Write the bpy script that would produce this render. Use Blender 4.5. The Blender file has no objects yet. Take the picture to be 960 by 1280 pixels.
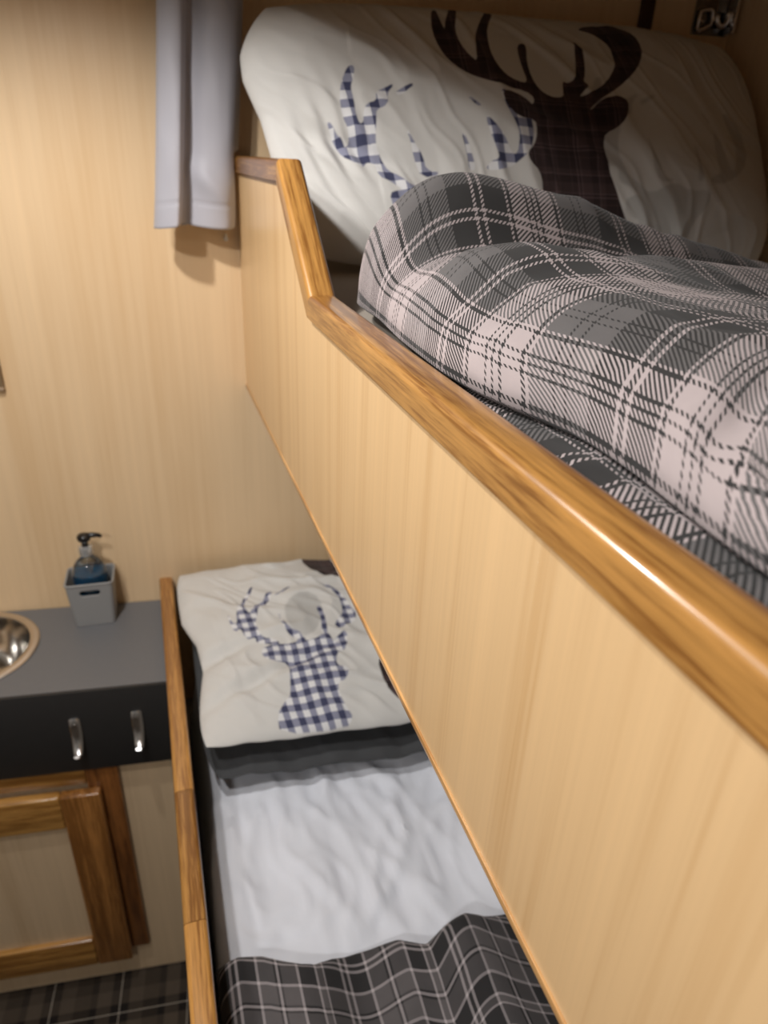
import bpy, bmesh, math, random
import numpy as np
from mathutils import Vector, Matrix, noise as mnoise
random.seed(4)
SC = bpy.context.scene
COL = SC.collection
T = -0.11656                      # the back wall runs a little askew to the bunks: y = T * x
TH = math.atan(T)
CT, ST = math.cos(TH), math.sin(TH)

# ------------------------------------------------------------------ node helpers
class NT:
    def __init__(s, name):
        s.m = bpy.data.materials.new(name); s.m.use_nodes = True
        s.t = s.m.node_tree; s.b = s.t.nodes['Principled BSDF']
    def n(s, typ, **kw):
        nd = s.t.nodes.new(typ)
        for k, v in kw.items():
            if k.startswith('i_'):
                key = k[2:]; nd.inputs[int(key) if key.isdigit() else key].default_value = v
            else: setattr(nd, k, v)
        return nd
    def l(s, a, b): s.t.links.new(a, b)
    def math(s, op, a, b=None, c=None):
        nd = s.n('ShaderNodeMath', operation=op)
        for i, v in enumerate((a, b, c)):
            if v is None: continue
            if isinstance(v, (int, float)): nd.inputs[i].default_value = v
            else: s.l(v, nd.inputs[i])
        return nd.outputs[0]
    def mix(s, fac, a, b, blend='MIX'):
        nd = s.n('ShaderNodeMix', data_type='RGBA', blend_type=blend)
        for sock, v in ((nd.inputs[0], fac), (nd.inputs[6], a), (nd.inputs[7], b)):
            if isinstance(v, (int, float)): sock.default_value = v
            elif isinstance(v, (tuple, list)): sock.default_value = (*v[:3], 1)
            else: s.l(v, sock)
        return nd.outputs[2]
    def coord(s, kind='Object'): return s.n('ShaderNodeTexCoord').outputs[kind]
    def mapping(s, vec, scale=(1, 1, 1), rot=(0, 0, 0), loc=(0, 0, 0)):
        nd = s.n('ShaderNodeMapping'); s.l(vec, nd.inputs[0])
        nd.inputs['Scale'].default_value = scale; nd.inputs['Rotation'].default_value = rot; nd.inputs['Location'].default_value = loc
        return nd.outputs[0]
    def noise(s, vec, scale=5, detail=3, rough=.5, dist=0):
        nd = s.n('ShaderNodeTexNoise'); s.l(vec, nd.inputs['Vector'])
        nd.inputs['Scale'].default_value = scale; nd.inputs['Detail'].default_value = detail
        nd.inputs['Roughness'].default_value = rough; nd.inputs['Distortion'].default_value = dist
        return nd.outputs['Fac']
    def ramp(s, fac, stops, interp='LINEAR'):
        nd = s.n('ShaderNodeValToRGB'); s.l(fac, nd.inputs[0]); cr = nd.color_ramp; cr.interpolation = interp
        while len(cr.elements) > 1: cr.elements.remove(cr.elements[-1])
        cr.elements[0].position = stops[0][0]; cr.elements[0].color = (*stops[0][1], 1)
        for p, c in stops[1:]:
            e = cr.elements.new(p); e.color = (*c, 1)
        return nd.outputs[0]
    def bump(s, h, strength=.2, dist=.001):
        nd = s.n('ShaderNodeBump'); s.l(h, nd.inputs['Height'])
        nd.inputs['Strength'].default_value = strength; nd.inputs['Distance'].default_value = dist
        s.l(nd.outputs[0], s.b.inputs['Normal'])
    def set(s, **kw):
        for k, v in kw.items():
            key = k.replace('_', ' ')
            if isinstance(v, (int, float)): s.b.inputs[key].default_value = v
            elif isinstance(v, (tuple, list)): s.b.inputs[key].default_value = (*v, 1)
            else: s.l(v, s.b.inputs[key])
        return s.m

def lin(r, g, b):
    f = lambda c: (c / 255 / 12.92) if c / 255 <= .04045 else ((c / 255 + .055) / 1.055) ** 2.4
    return (f(r), f(g), f(b))

def plain(name, rgb, rough=.5, metal=0., var=.06, spec=.5, scale=30):
    k = NT(name)
    f = k.noise(k.coord(), scale, 3)
    c = k.mix(f, tuple(v * (1 - var) for v in rgb), tuple(min(1, v * (1 + var)) for v in rgb))
    return k.set(Base_Color=c, Roughness=rough, Metallic=metal, Specular_IOR_Level=spec)

def laminate(name, rgb, dark, scl=1.0, rough=.38):
    """beech-effect laminate, straight grain running up the board"""
    k = NT(name); o = k.coord()
    v1 = k.mapping(o, (28 * scl, 28 * scl, .9)); v2 = k.mapping(o, (170 * scl, 170 * scl, 2.2)); v3 = k.mapping(o, (4, 4, .35))
    a = k.noise(v1, 1, 4, .6, .3); b = k.noise(v2, 1, 3, .6); c = k.noise(v3, 1, 2)
    m = k.math('ADD', k.math('MULTIPLY', a, .5), k.math('ADD', k.math('MULTIPLY', b, .28), k.math('MULTIPLY', c, .22)))
    col = k.ramp(m, [(.33, dark), (.5, rgb), (.68, tuple(min(1, x * 1.1) for x in rgb))])
    k.bump(b, .08, .0004)
    return k.set(Base_Color=col, Roughness=rough)

def oak(name, rgb, dark, axis='uv', rough=.3, coat=.5):
    """varnished oak; axis = direction of the grain"""
    k = NT(name)
    if axis == 'uv':
        o = k.n('ShaderNodeUVMap').outputs[0]; sc = lambda al, ac: (al, ac, 1)
    else:
        o = k.coord(); sc = lambda al, ac: {'x': (al, ac, ac), 'y': (ac, al, ac), 'z': (ac, ac, al)}[axis]
    a = k.noise(k.mapping(o, sc(3, 60)), 1, 4, .6, .8)
    b = k.noise(k.mapping(o, sc(16, 330)), 1, 3, .7, .3)
    c = k.noise(k.mapping(o, sc(2, 9)), 1, 2)
    m = k.math('ADD', k.math('MULTIPLY', a, .45), k.math('ADD', k.math('MULTIPLY', b, .35), k.math('MULTIPLY', c, .2)))
    col = k.ramp(m, [(.38, tuple(x * .8 for x in dark)), (.46, dark), (.53, rgb), (.62, tuple(min(1, x * 1.3) for x in rgb))])
    k.bump(b, .12, .0005)
    return k.set(Base_Color=col, Roughness=rough, Coat_Weight=coat, Coat_Roughness=.12)

# ------------------------------------------------------------------ mesh helpers
def tag(o, label=None, cat=None, group=None, kind=None):
    if label: o['label'] = label
    if cat: o['category'] = cat
    if group: o['group'] = group
    if kind: o['kind'] = kind
    return o

def empty(name, loc, label, cat, rz=0., group=None):
    o = bpy.data.objects.new(name, None); COL.objects.link(o); o.empty_display_size = .05
    o.location = loc; o.rotation_euler = (0, 0, rz)
    return tag(o, label, cat, group)

_off = {}
def mesh(name, verts, faces, mat, root=None, uvs=None, local=False, smooth=False, sharp=None, recalc=True):
    """one mesh object. verts are world coordinates unless local; uvs = per-vertex (u, v)"""
    if root is not None and not local:
        inv = Matrix.Translation(_origin(root)).inverted()
        verts = [tuple(inv @ Vector(v)) for v in verts]
    me = bpy.data.meshes.new(name); me.from_pydata([tuple(v) for v in verts], [], faces)
    if uvs is not None:
        ul = me.uv_layers.new(name='UVMap')
        li = np.empty(len(me.loops), dtype=np.int32); me.loops.foreach_get('vertex_index', li)
        ul.data.foreach_set('uv', np.asarray(uvs, dtype=np.float32)[li].ravel())
    if recalc:
        bm = bmesh.new(); bm.from_mesh(me); bmesh.ops.recalc_face_normals(bm, faces=bm.faces); bm.to_mesh(me); bm.free()
    if smooth:
        me.polygons.foreach_set('use_smooth', [True] * len(me.polygons))
        if sharp: me.set_sharp_from_angle(angle=math.radians(sharp))
    me.materials.append(mat)
    o = bpy.data.objects.new(name, me); COL.objects.link(o)
    if root is not None: o.parent = root
    return o

def _origin(o):
    v = Vector(o.location)
    while o.parent is not None: o = o.parent; v = v + Vector(o.location)
    return v

def bm_obj(name, bm, mat, root=None, local=False, smooth=True, sharp=40):
    bmesh.ops.recalc_face_normals(bm, faces=bm.faces)
    vs = [tuple(v.co) for v in bm.verts]; bm.verts.index_update()
    fs = [[v.index for v in f.verts] for f in bm.faces]; bm.free()
    return mesh(name, vs, fs, mat, root, local=local, smooth=smooth, sharp=sharp)

def prism_bm(poly, axis, lo, hi, bev=0., bm=None, seg=2):
    """poly = list of 2-D points extruded along axis (0 x, 1 y, 2 z)"""
    bm = bm or bmesh.new()
    def P(a, b, c): return {0: (c, a, b), 1: (a, c, b), 2: (a, b, c)}[axis]
    A = [bm.verts.new(P(a, b, lo)) for a, b in poly]; Bv = [bm.verts.new(P(a, b, hi)) for a, b in poly]
    n = len(poly); fs = [bm.faces.new(A), bm.faces.new(Bv[::-1])]
    for i in range(n): fs.append(bm.faces.new((A[i], Bv[i], Bv[(i + 1) % n], A[(i + 1) % n])))
    if bev:
        es = list({e for f in fs for e in f.edges})
        bmesh.ops.bevel(bm, geom=es, offset=bev, segments=seg, affect='EDGES', profile=.5, clamp_overlap=True)
    return bm

def box_bm(lo, hi, bev=0., bm=None, seg=2):
    return prism_bm([(lo[0], lo[1]), (hi[0], lo[1]), (hi[0], hi[1]), (lo[0], hi[1])], 2, lo[2], hi[2], bev, bm, seg)

def lathe(name, prof, mat, root, centre, n=48, local=False, sharp=50, caps=True, sy=1.):
    vs, fs = [], []
    for r, z in prof:
        for i in range(n):
            a = 2 * math.pi * i / n; vs.append((centre[0] + r * math.cos(a), centre[1] + sy * r * math.sin(a), centre[2] + z))
    for j in range(len(prof) - 1):
        for i in range(n):
            k = (i + 1) % n; fs.append((j * n + i, j * n + k, (j + 1) * n + k, (j + 1) * n + i))
    if caps and prof[0][0] > 1e-5: fs.append(tuple(range(n))[::-1])
    if caps and prof[-1][0] > 1e-5: fs.append(tuple(range((len(prof) - 1) * n, len(prof) * n)))
    return mesh(name, vs, fs, mat, root, local=local, smooth=True, sharp=sharp)

def tube(path, rad, n=12, closed=False):
    """verts, faces of a tube; rad = number or list"""
    P = [Vector(p) for p in path]; m = len(P); vs, fs = [], []
    up = None
    for i in range(m):
        a = P[(i - 1) % m] if (closed or i > 0) else P[i]; b = P[(i + 1) % m] if (closed or i < m - 1) else P[i]
        t = (b - a).normalized()
        if up is None: up = t.orthogonal().normalized()
        up = (up - t * up.dot(t)).normalized(); sd = t.cross(up)
        r = rad if isinstance(rad, (int, float)) else rad[i]
        for k in range(n):
            g = 2 * math.pi * k / n; vs.append(tuple(P[i] + (up * math.cos(g) + sd * math.sin(g)) * r))
    for i in range(m if closed else m - 1):
        j = (i + 1) % m
        for k in range(n):
            l = (k + 1) % n; fs.append((i * n + k, i * n + l, j * n + l, j * n + k))
    if not closed: fs += [tuple(range(n))[::-1], tuple(range((m - 1) * n, m * n))]
    return vs, fs

def lerp(xs, ys, x): return float(np.interp(x, xs, ys))
def grid_faces(ni, nj, base=0):
    return [(base + i * nj + j, base + (i + 1) * nj + j, base + (i + 1) * nj + j + 1, base + i * nj + j + 1) for i in range(ni - 1) for j in range(nj - 1)]
def grid_uv(V, ni, nj):
    """arc-length uv of a grid of points (metres)"""
    A = np.array(V).reshape(ni, nj, 3)
    du = np.linalg.norm(np.diff(A, axis=0), axis=2).mean(1); dv = np.linalg.norm(np.diff(A, axis=1), axis=2)
    u = np.concatenate([[0], np.cumsum(du)])[:, None] * np.ones((1, nj))
    v = np.concatenate([np.zeros((ni, 1)), np.cumsum(dv, axis=1)], axis=1)
    # lines across drift only as far as the cloth allows
    v = v * .5 + v.mean(0)[None, :] * .5
    return np.stack([u, v], 2).reshape(-1, 2)
def N(x, y, z=0.): return mnoise.noise(Vector((x, y, z)))
def ridge(x, y, z=0.): return 1 - abs(N(x, y, z)) * 2

SHADE_PELMET_Z = 1.96
FSTOP = 6.5
LAMPS = [(-.40, -.57, 2.14, 10.5, .022, 148, .5), (-.55, -.98, 2.14, 9, .03, 160, .4), (-.80, -1.85, 2.14, 15, .06, 160, .4)]
EXPO = 0.95
# stag outlines on the pillowcases, in half-widths of the pillow
UT = [[[-0.0433,0.1702],[-0.0765,0.2294],[-0.1631,0.2492],[-0.2363,0.3084],[-0.2895,0.3677],[-0.3294,0.4565],[-0.3494,0.5454],[-0.3627,0.6738],[-0.3561,0.8515],[-0.3361,0.9305],[-0.3294,0.7824],[-0.3228,0.6836],[-0.3161,0.7034],[-0.3028,0.8021],[-0.2695,0.97],[-0.2429,0.97],[-0.2762,0.7824],[-0.2829,0.6441],[-0.2695,0.5355],[-0.2429,0.4467],[-0.2296,0.4269],[-0.223,0.5355],[-0.2096,0.654],[-0.1764,0.7923],[-0.1231,0.9601],[-0.0965,0.9601],[-0.1564,0.7528],[-0.1697,0.6244],[-0.1697,0.4862],[-0.1497,0.3775],[-0.1231,0.3183],[-0.0765,0.2788],[-0.0566,0.2985],[-0.0632,0.4072],[-0.0632,0.5158],[-0.0566,0.5948],[-0.0366,0.6343],[-0.0233,0.6145],[-0.0433,0.4664],[-0.0433,0.338],[-0.0233,0.2393],[0.0166,0.1899],[0.0699,0.1899],[0.0765,0.259],[0.0832,0.3282],[0.0965,0.3084],[0.1298,0.338],[0.1564,0.4763],[0.1697,0.6244],[0.1764,0.6935],[0.1897,0.654],[0.1897,0.5257],[0.1764,0.4072],[0.1564,0.3282],[0.1764,0.2985],[0.1497,0.259],[0.1231,0.1998],[0.183,0.2393],[0.2562,0.338],[0.3028,0.4664],[0.3228,0.6145],[0.3161,0.7133],[0.2762,0.7923],[0.223,0.8416],[0.3561,0.9009],[0.4226,0.8614],[0.4492,0.8021],[0.4426,0.6639],[0.416,0.5454],[0.3627,0.417],[0.2895,0.2985],[0.2163,0.2097],[0.1564,0.1208],[0.1631,0.1011],[0.2163,0.1899],[0.2829,0.2294],[0.3161,0.1899],[0.3028,0.1011],[0.2695,0.0023],[0.203,-0.0569],[0.1897,-0.1261],[0.1897,-0.2643],[0.203,-0.3927],[0.2363,-0.5902],[0.2695,-0.7284],[-0.0965,-0.7481],[-0.0699,-0.4618],[-0.0765,-0.363],[-0.1098,-0.3038],[-0.1165,-0.2445],[-0.0832,-0.1853],[-0.0632,-0.0866],[-0.0632,0.0023],[-0.1298,0.0122],[-0.1631,0.0912],[-0.1697,0.1998],[-0.1165,0.1998],[-0.0765,0.1504],[-0.0632,0.1011]]]
UG = [[[-0.6822,0.3677],[-0.6622,0.3775],[-0.6755,0.2887],[-0.6955,0.2195],[-0.6955,0.1307],[-0.7022,0.0023],[-0.6955,-0.0668],[-0.6755,-0.0471],[-0.6689,0.0319],[-0.6489,0.0912],[-0.6156,0.1109],[-0.609,0.1801],[-0.569,0.2195],[-0.5424,0.2492],[-0.5757,0.1801],[-0.5824,0.0912],[-0.6289,0.0517],[-0.6356,-0.0174],[-0.6489,-0.1162],[-0.6556,-0.2051],[-0.6423,-0.284],[-0.6289,-0.3729],[-0.589,-0.4223],[-0.5624,-0.4815],[-0.5158,-0.4815],[-0.5424,-0.521],[-0.5824,-0.5112],[-0.6289,-0.442],[-0.6622,-0.4124],[-0.6622,-0.3137],[-0.6955,-0.2939],[-0.7088,-0.3433],[-0.7354,-0.3137],[-0.7687,-0.2544],[-0.782,-0.1557],[-0.7953,-0.0273],[-0.7887,-0.0273],[-0.7754,-0.1162],[-0.7621,-0.1359],[-0.7554,-0.2051],[-0.7354,-0.1754],[-0.7288,-0.0767],[-0.7421,0.0023],[-0.7354,0.1406],[-0.7155,0.2492]],[[-0.5424,0.1899],[-0.4626,0.259],[-0.5358,0.1603]],[[-0.5358,-0.0866],[-0.5291,-0.1458],[-0.5158,-0.2149],[-0.5025,-0.2742],[-0.4958,-0.3729],[-0.4426,-0.3927],[-0.5091,-0.4124],[-0.5291,-0.2939],[-0.5291,-0.1853]],[[-0.3428,-0.0964],[-0.3294,-0.1754],[-0.3228,-0.284],[-0.3228,-0.3729],[-0.3428,-0.3729],[-0.3361,-0.2544]],[[-0.2496,0.0221],[-0.223,-0.0471],[-0.1963,-0.1458],[-0.183,-0.2445],[-0.1564,-0.2742],[-0.1364,-0.1261],[-0.1431,-0.0273],[-0.1631,0.0714],[-0.1764,0.1801],[-0.1631,0.2097],[-0.1231,0.1307],[-0.0832,0.0319],[-0.0832,-0.1063],[-0.1098,-0.2347],[-0.203,-0.363],[-0.2829,-0.3729],[-0.2562,-0.3137],[-0.223,-0.3038],[-0.2363,-0.1853]],[[-0.2962,0.1702],[-0.2562,0.0912],[-0.2695,0.0912]],[[-0.6423,-0.5408],[-0.6023,-0.5112],[-0.5358,-0.5112],[-0.5158,-0.4717],[-0.4426,-0.4025],[-0.3827,-0.4618],[-0.2962,-0.442],[-0.2962,-0.5408],[-0.3627,-0.679],[-0.3827,-0.837],[-0.5957,-0.8469],[-0.5757,-0.6889],[-0.6356,-0.6296]]]
LG = [[[-0.6423,0.5257],[-0.6689,0.4269],[-0.7022,0.3479],[-0.7155,0.2393],[-0.7022,0.1504],[-0.6822,0.1801],[-0.6556,0.2689],[-0.6223,0.2887],[-0.589,0.3874],[-0.5624,0.3973],[-0.6023,0.2689],[-0.6556,0.2097],[-0.6689,0.1307],[-0.6888,0.0517],[-0.6888,-0.0471],[-0.6755,-0.1359],[-0.6289,-0.1656],[-0.6023,-0.2347],[-0.6489,-0.2149],[-0.7022,-0.1656],[-0.7022,-0.0964],[-0.7487,-0.1162],[-0.7621,0.0122],[-0.7953,-0.0372],[-0.802,0.0912],[-0.7953,0.1801],[-0.7953,0.0616],[-0.7687,0.0418],[-0.7554,0.1702],[-0.7221,0.2985],[-0.6822,0.4467]],[[-0.5624,0.3282],[-0.4626,0.4368],[-0.5291,0.338]],[[-0.569,0.1406],[-0.569,0.0221],[-0.5491,-0.0866],[-0.5025,-0.1458],[-0.5091,-0.2051],[-0.5491,-0.1557],[-0.569,-0.0471]],[[-0.396,0.1208],[-0.376,0.1011],[-0.376,-0.0174],[-0.3893,-0.2051],[-0.4093,-0.1754],[-0.3893,-0.0174]],[[-0.3361,0.4269],[-0.2895,0.3874],[-0.2562,0.1998],[-0.2429,0.0517],[-0.2296,0.0023],[-0.2496,-0.0866],[-0.2829,-0.1063],[-0.3294,-0.1656],[-0.3428,-0.1063],[-0.2895,-0.0174],[-0.2762,0.1109],[-0.2762,0.2689]],[[-0.6955,-0.2643],[-0.6622,-0.2347],[-0.6023,-0.2347],[-0.5291,-0.2445],[-0.5091,-0.1557],[-0.4958,-0.2051],[-0.4892,-0.2544],[-0.4359,-0.2445],[-0.4027,-0.1952],[-0.3827,-0.1952],[-0.376,-0.2939],[-0.3494,-0.2347],[-0.3028,-0.1952],[-0.3294,-0.3729],[-0.3827,-0.4124],[-0.4027,-0.5507],[-0.3494,-0.5605],[-0.376,-0.6593],[-0.416,-0.679],[-0.4293,-0.7679],[-0.416,-0.8765],[-0.4027,-0.9456],[-0.4426,-0.995],[-0.7022,-0.9753],[-0.6888,-0.8666],[-0.6423,-0.7679],[-0.6156,-0.7481],[-0.589,-0.5112],[-0.589,-0.4025],[-0.6489,-0.4025],[-0.6888,-0.3433]]]
LB = [[[-0.5158,0.2294],[-0.4293,0.3183],[-0.3627,0.2097],[-0.396,-0.0569],[-0.4692,-0.2149],[-0.5358,-0.1162],[-0.5424,0.1011]]]
LT = [[[-0.2762,0.9601],[-0.2629,0.9601],[-0.2363,0.9601],[-0.223,0.9601],[-0.223,0.6441],[-0.1764,0.3973],[-0.1963,0.2689],[-0.2163,0.5257],[-0.2895,0.6145],[-0.3161,0.7626],[-0.3095,0.9601]],[[-0.2163,-0.521],[-0.1897,-0.5112],[-0.1631,-0.6889],[-0.1431,-0.8666],[-0.1165,-0.995],[-0.2163,-0.7876],[-0.223,-0.679]]]
# ------------------------------------------------------------------ materials
BEECH = lin(231, 201, 161); BEECH_D = lin(221, 187, 143)
M_wall = laminate('beech_wall_laminate', BEECH, BEECH_D, .55)
M_panel = laminate('beech_board_laminate', lin(227, 191, 143), lin(206, 163, 110), 1.2, .3)
M_cab = laminate('beech_cabinet_laminate', lin(216, 190, 156), lin(202, 174, 138), .9)
M_oak = oak('varnished_oak', lin(174, 126, 66), lin(134, 88, 40))
M_oak2 = oak('varnished_oak_pale', lin(188, 136, 72), lin(150, 100, 46))
M_oak_x = oak('oak_rail_grain', lin(186, 138, 74), lin(146, 100, 46), 'x')
M_oak_z = oak('oak_stile_grain', lin(164, 112, 58), lin(130, 84, 38), 'z')
M_oak_fz = oak('oak_frame_grain', lin(130, 82, 40), lin(98, 58, 26), 'z')
M_edge = oak('oak_edging', lin(206, 160, 104), lin(176, 128, 76), 'y')
M_grey_top = plain('grey_worktop_laminate', lin(112, 113, 116), .45, var=.05, scale=120)
M_black = plain('charcoal_board', lin(44, 43, 43), .5, var=.1, scale=60)
M_chrome = plain('chrome', (.85, .85, .86), .2, 1., .02)
M_darkplate = plain('dark_polished_plate', (.16, .15, .14), .18, 1., .02)
M_chrome2 = plain('satin_chrome', (.9, .9, .9), .34, 1., .02)
M_steel = plain('polished_steel', (.62, .6, .57), .16, 1., .05)
M_rim = plain('satin_steel_rim', (.72, .66, .6), .33, 1., .04)
M_greyplastic = plain('grey_plastic', lin(150, 150, 150), .45, var=.02)
M_blackplastic = plain('black_plastic', lin(26, 24, 24), .3, var=.05)
M_pale = plain('pale_grey_wall', lin(170, 168, 164), .6, var=.02)
M_ceiling = plain('off_white_ceiling', lin(232, 230, 226), .7, var=.03)
M_inside = plain('bunk_carcass_grey', lin(150, 144, 136), .7, var=.08)
M_trimdark = plain('dark_brown_strip', lin(62, 34, 18), .5, var=.1)
M_board = plain('brown_grey_board', lin(134, 112, 84), .5, var=.05)

def cloth_bump(k, scale=900, st=.15):
    u = k.n('ShaderNodeUVMap').outputs[0]
    k.bump(k.noise(u, scale, 2), st, .0006)

def cloth(name, rgb, var=.04, rough=.9, sheen=.15):
    k = NT(name); f = k.noise(k.coord(), 14, 4)
    c = k.mix(f, tuple(v * (1 - var) for v in rgb), tuple(min(1, v * (1 + var)) for v in rgb))
    k.bump(k.noise(k.coord(), 700, 2), .12, .0005)
    return k.set(Base_Color=c, Roughness=rough, Sheen_Weight=sheen, Specular_IOR_Level=.2)
M_sheet = cloth('white_cotton', lin(236, 239, 248))
M_mattress = cloth('mattress_ticking', lin(150, 140, 128))
M_greypillow = cloth('dark_grey_cotton', lin(74, 75, 77), .1)
M_curtain = cloth('silver_grey_satin', lin(176, 175, 183), .03, .5, .25)

def stripes(k, coord, seq, period):
    """tartan yarn sequence: list of (length, colour), repeated every period"""
    tot = sum(a for a, _ in seq); st = []; p = 0.
    for a, c in seq: st.append((p / tot, c)); p += a
    f = k.math('FRACT', k.math('DIVIDE', coord, period))
    return k.ramp(f, st, 'CONSTANT')

def tartan(name, seq, period, twill=None, rot=0., rough=.95, seq2=None, coords='uv', off=(0, 0)):
    k = NT(name)
    o = k.n('ShaderNodeUVMap').outputs[0] if coords == 'uv' else k.coord()
    o = k.mapping(o, (1, 1, 1), (0, 0, rot), (off[0], off[1], 0))
    s = k.n('ShaderNodeSeparateXYZ'); k.l(o, s.inputs[0]); u, v = s.outputs[0], s.outputs[1]
    a = stripes(k, u, seq, period); b = stripes(k, v, seq2 or seq, period)
    if twill:
        f = k.math('GREATER_THAN', k.math('FRACT', k.math('DIVIDE', k.math('ADD', u, v), twill)), .5)
        c = k.mix(f, a, b)
    else: c = k.mix(.5, a, b)
    g = k.noise(o, 60, 3); c = k.mix(.25, c, k.mix(g, (.6, .6, .6), (1.4, 1.4, 1.4)), 'MULTIPLY')
    k.bump(k.noise(o, 1200, 2), .15, .0006)
    return k.set(Base_Color=c, Roughness=rough, Sheen_Weight=.1, Specular_IOR_Level=.15)
cL, cM, cD = lin(174, 162, 162), lin(100, 97, 97), lin(52, 51, 51)
SEQ = [(24, cD), (3.5, cL), (5, cD), (3.5, cL), (24, cD), (3, cL), (3, cD), (17, cL), (2.6, cD), (4, cL), (2.6, cD), (4, cL), (2.6, cD), (17, cL), (3, cD), (3, cL), (18, cM), (2.4, cD), (6, cM), (2.4, cD), (18, cM)]
M_duvet = tartan('grey_tartan_duvet', SEQ, .176, .0046, 0.0)
dL, dM, dD = lin(182, 174, 176), lin(98, 94, 95), lin(52, 51, 52)
SEQ2 = [(24, dD), (3.5, dL), (5, dD), (3.5, dL), (24, dD), (4, dL), (22, dM), (3, dD), (4, dL), (3, dD), (22, dM), (4, dL), (22, dD), (3, dL), (8, dM), (3, dL)]
M_duvet2 = tartan('grey_tartan_lower_duvet', SEQ2, .150, None, .0)
k1, k2, k3, kw = lin(62, 54, 46), lin(34, 30, 28), lin(84, 74, 64), lin(196, 186, 172)
SEQC = [(30, k1), (16, k2), (34, k3), (20, k2), (2.4, kw), (20, k2), (34, k3), (8, k1)]
M_floor = tartan('tartan_carpet', SEQC, .15, None, -TH, .98, coords='obj')

def deer_cloth(name, P=.0285):
    """off-white pillowcase printed with stags: signed distances to each outline sit in mesh attributes"""
    k = NT(name)
    uv = k.n('ShaderNodeUVMap').outputs[0]; s = k.n('ShaderNodeSeparateXYZ'); k.l(uv, s.inputs[0]); u, v = s.outputs[0], s.outputs[1]
    def mask(attr, soft=.0012):
        a = k.n('ShaderNodeAttribute', attribute_name=attr)
        mr = k.n('ShaderNodeMapRange', interpolation_type='SMOOTHSTEP'); k.l(a.outputs['Fac'], mr.inputs[0])
        mr.inputs[1].default_value = soft + .0012; mr.inputs[2].default_value = .0012 - soft
        return mr.outputs[0]
    f = k.noise(uv, 9, 3)
    base = k.mix(f, lin(208, 206, 202), lin(218, 217, 214))
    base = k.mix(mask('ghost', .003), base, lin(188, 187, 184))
    ga = k.math('GREATER_THAN', k.math('FRACT', k.math('DIVIDE', u, P)), .5); gb = k.math('GREATER_THAN', k.math('FRACT', k.math('DIVIDE', v, P)), .5)
    gs = k.math('MULTIPLY', k.math('ADD', ga, gb), .5)
    ging = k.ramp(gs, [(0., lin(226, 226, 228)), (.25, lin(142, 144, 164)), (.75, lin(68, 71, 98))], 'CONSTANT')
    td, tm, tl = lin(50, 38, 38), lin(74, 58, 58), lin(104, 86, 88)
    sq = [(16, td), (2, tm), (8, td), (2, tl), (3, td), (2, tl), (14, tm), (10, td), (2, tl), (7, tm)]
    tar = k.mix(.5, stripes(k, u, sq, .075), stripes(k, v, sq, .075))
    c = k.mix(mask('gingham'), base, ging); c = k.mix(mask('tartan'), c, tar)
    k.bump(k.noise(uv, 900, 2), .1, .0005)
    return k.set(Base_Color=c, Roughness=.85, Sheen_Weight=.1, Specular_IOR_Level=.25)
M_deer = deer_cloth('stag_print_cotton'); M_deer2 = deer_cloth('stag_print_cotton_small_check', .0225)

k = NT('clear_bottle_plastic'); M_clear = k.set(Base_Color=(.72, .8, .83), Roughness=.03, Transmission_Weight=1., IOR=1.2, Coat_Weight=1., Coat_Roughness=.05)
k = NT('silvery_collar'); M_collar = k.set(Base_Color=(.55, .56, .56), Roughness=.25, Metallic=.6)
k = NT('blue_hand_soap'); f = k.noise(k.coord(), 20); M_soap = k.set(Base_Color=k.mix(f, lin(16, 66, 98), lin(20, 78, 112)), Roughness=.12)

# ------------------------------------------------------------------ the room
XL, XR, YF, ZC = -1.55, .865, -3.1, 2.16
yw = lambda x: T * x
def struct(o, label=None): return tag(o, label, None, None, 'structure')
struct(bm_obj('wall_back', prism_bm([(XL - .05, yw(XL - .05)), (XR + .05, yw(XR + .05)), (XR + .05, yw(XR + .05) + .04), (XL - .05, yw(XL - .05) + .04)], 2, 0, ZC), M_wall, smooth=False))
struct(bm_obj('wall_right', box_bm((XR, YF, 0), (XR + .04, yw(XR) + .02, ZC)), M_wall, smooth=False))
struct(bm_obj('wall_left', box_bm((XL - .04, YF, 0), (XL, yw(XL), ZC)), M_pale, smooth=False))
struct(bm_obj('wall_front', box_bm((XL - .04, YF - .04, 0), (XR + .04, YF, ZC)), M_pale, smooth=False))
struct(bm_obj('floor', prism_bm([(XL - .04, YF - .04), (XR + .04, YF - .04), (XR + .04, yw(XR) + .02), (XL - .04, yw(XL) + .02)], 2, -.04, 0), M_floor, smooth=False), 'brown and black tartan carpet with thin white lines')
struct(bm_obj('ceiling', prism_bm([(XL - .04, YF - .04), (XR + .04, YF - .04), (XR + .04, yw(XR) + .02), (XL - .04, yw(XL) + .02)], 2, ZC, ZC + .04), M_ceiling, smooth=False))
# dark joint strip on the back wall and an unseen pelmet board added to shade the upper pillow
struct(bm_obj('trim_1', prism_bm([(.688, yw(.688)), (.712, yw(.712)), (.712, yw(.712) - .007), (.688, yw(.688) - .007)], 2, 1.37, ZC, .001), M_trimdark))
struct(bm_obj('shade_pelmet', box_bm((.0, -2.05, SHADE_PELMET_Z), (.018, -.10, ZC), .002), M_panel))
struct(bm_obj('bunk_shade_panel', box_bm((.019, -2.045, 2.07), (XR - .001, -.12, 2.085)), M_wall, smooth=False))  # unseen panel above the bunk, added to cut the light bounced inside
struct(bm_obj('wall_foot', box_bm((-.21, -2.09, 0), (XR, -2.05, ZC)), M_wall, smooth=False))

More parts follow.
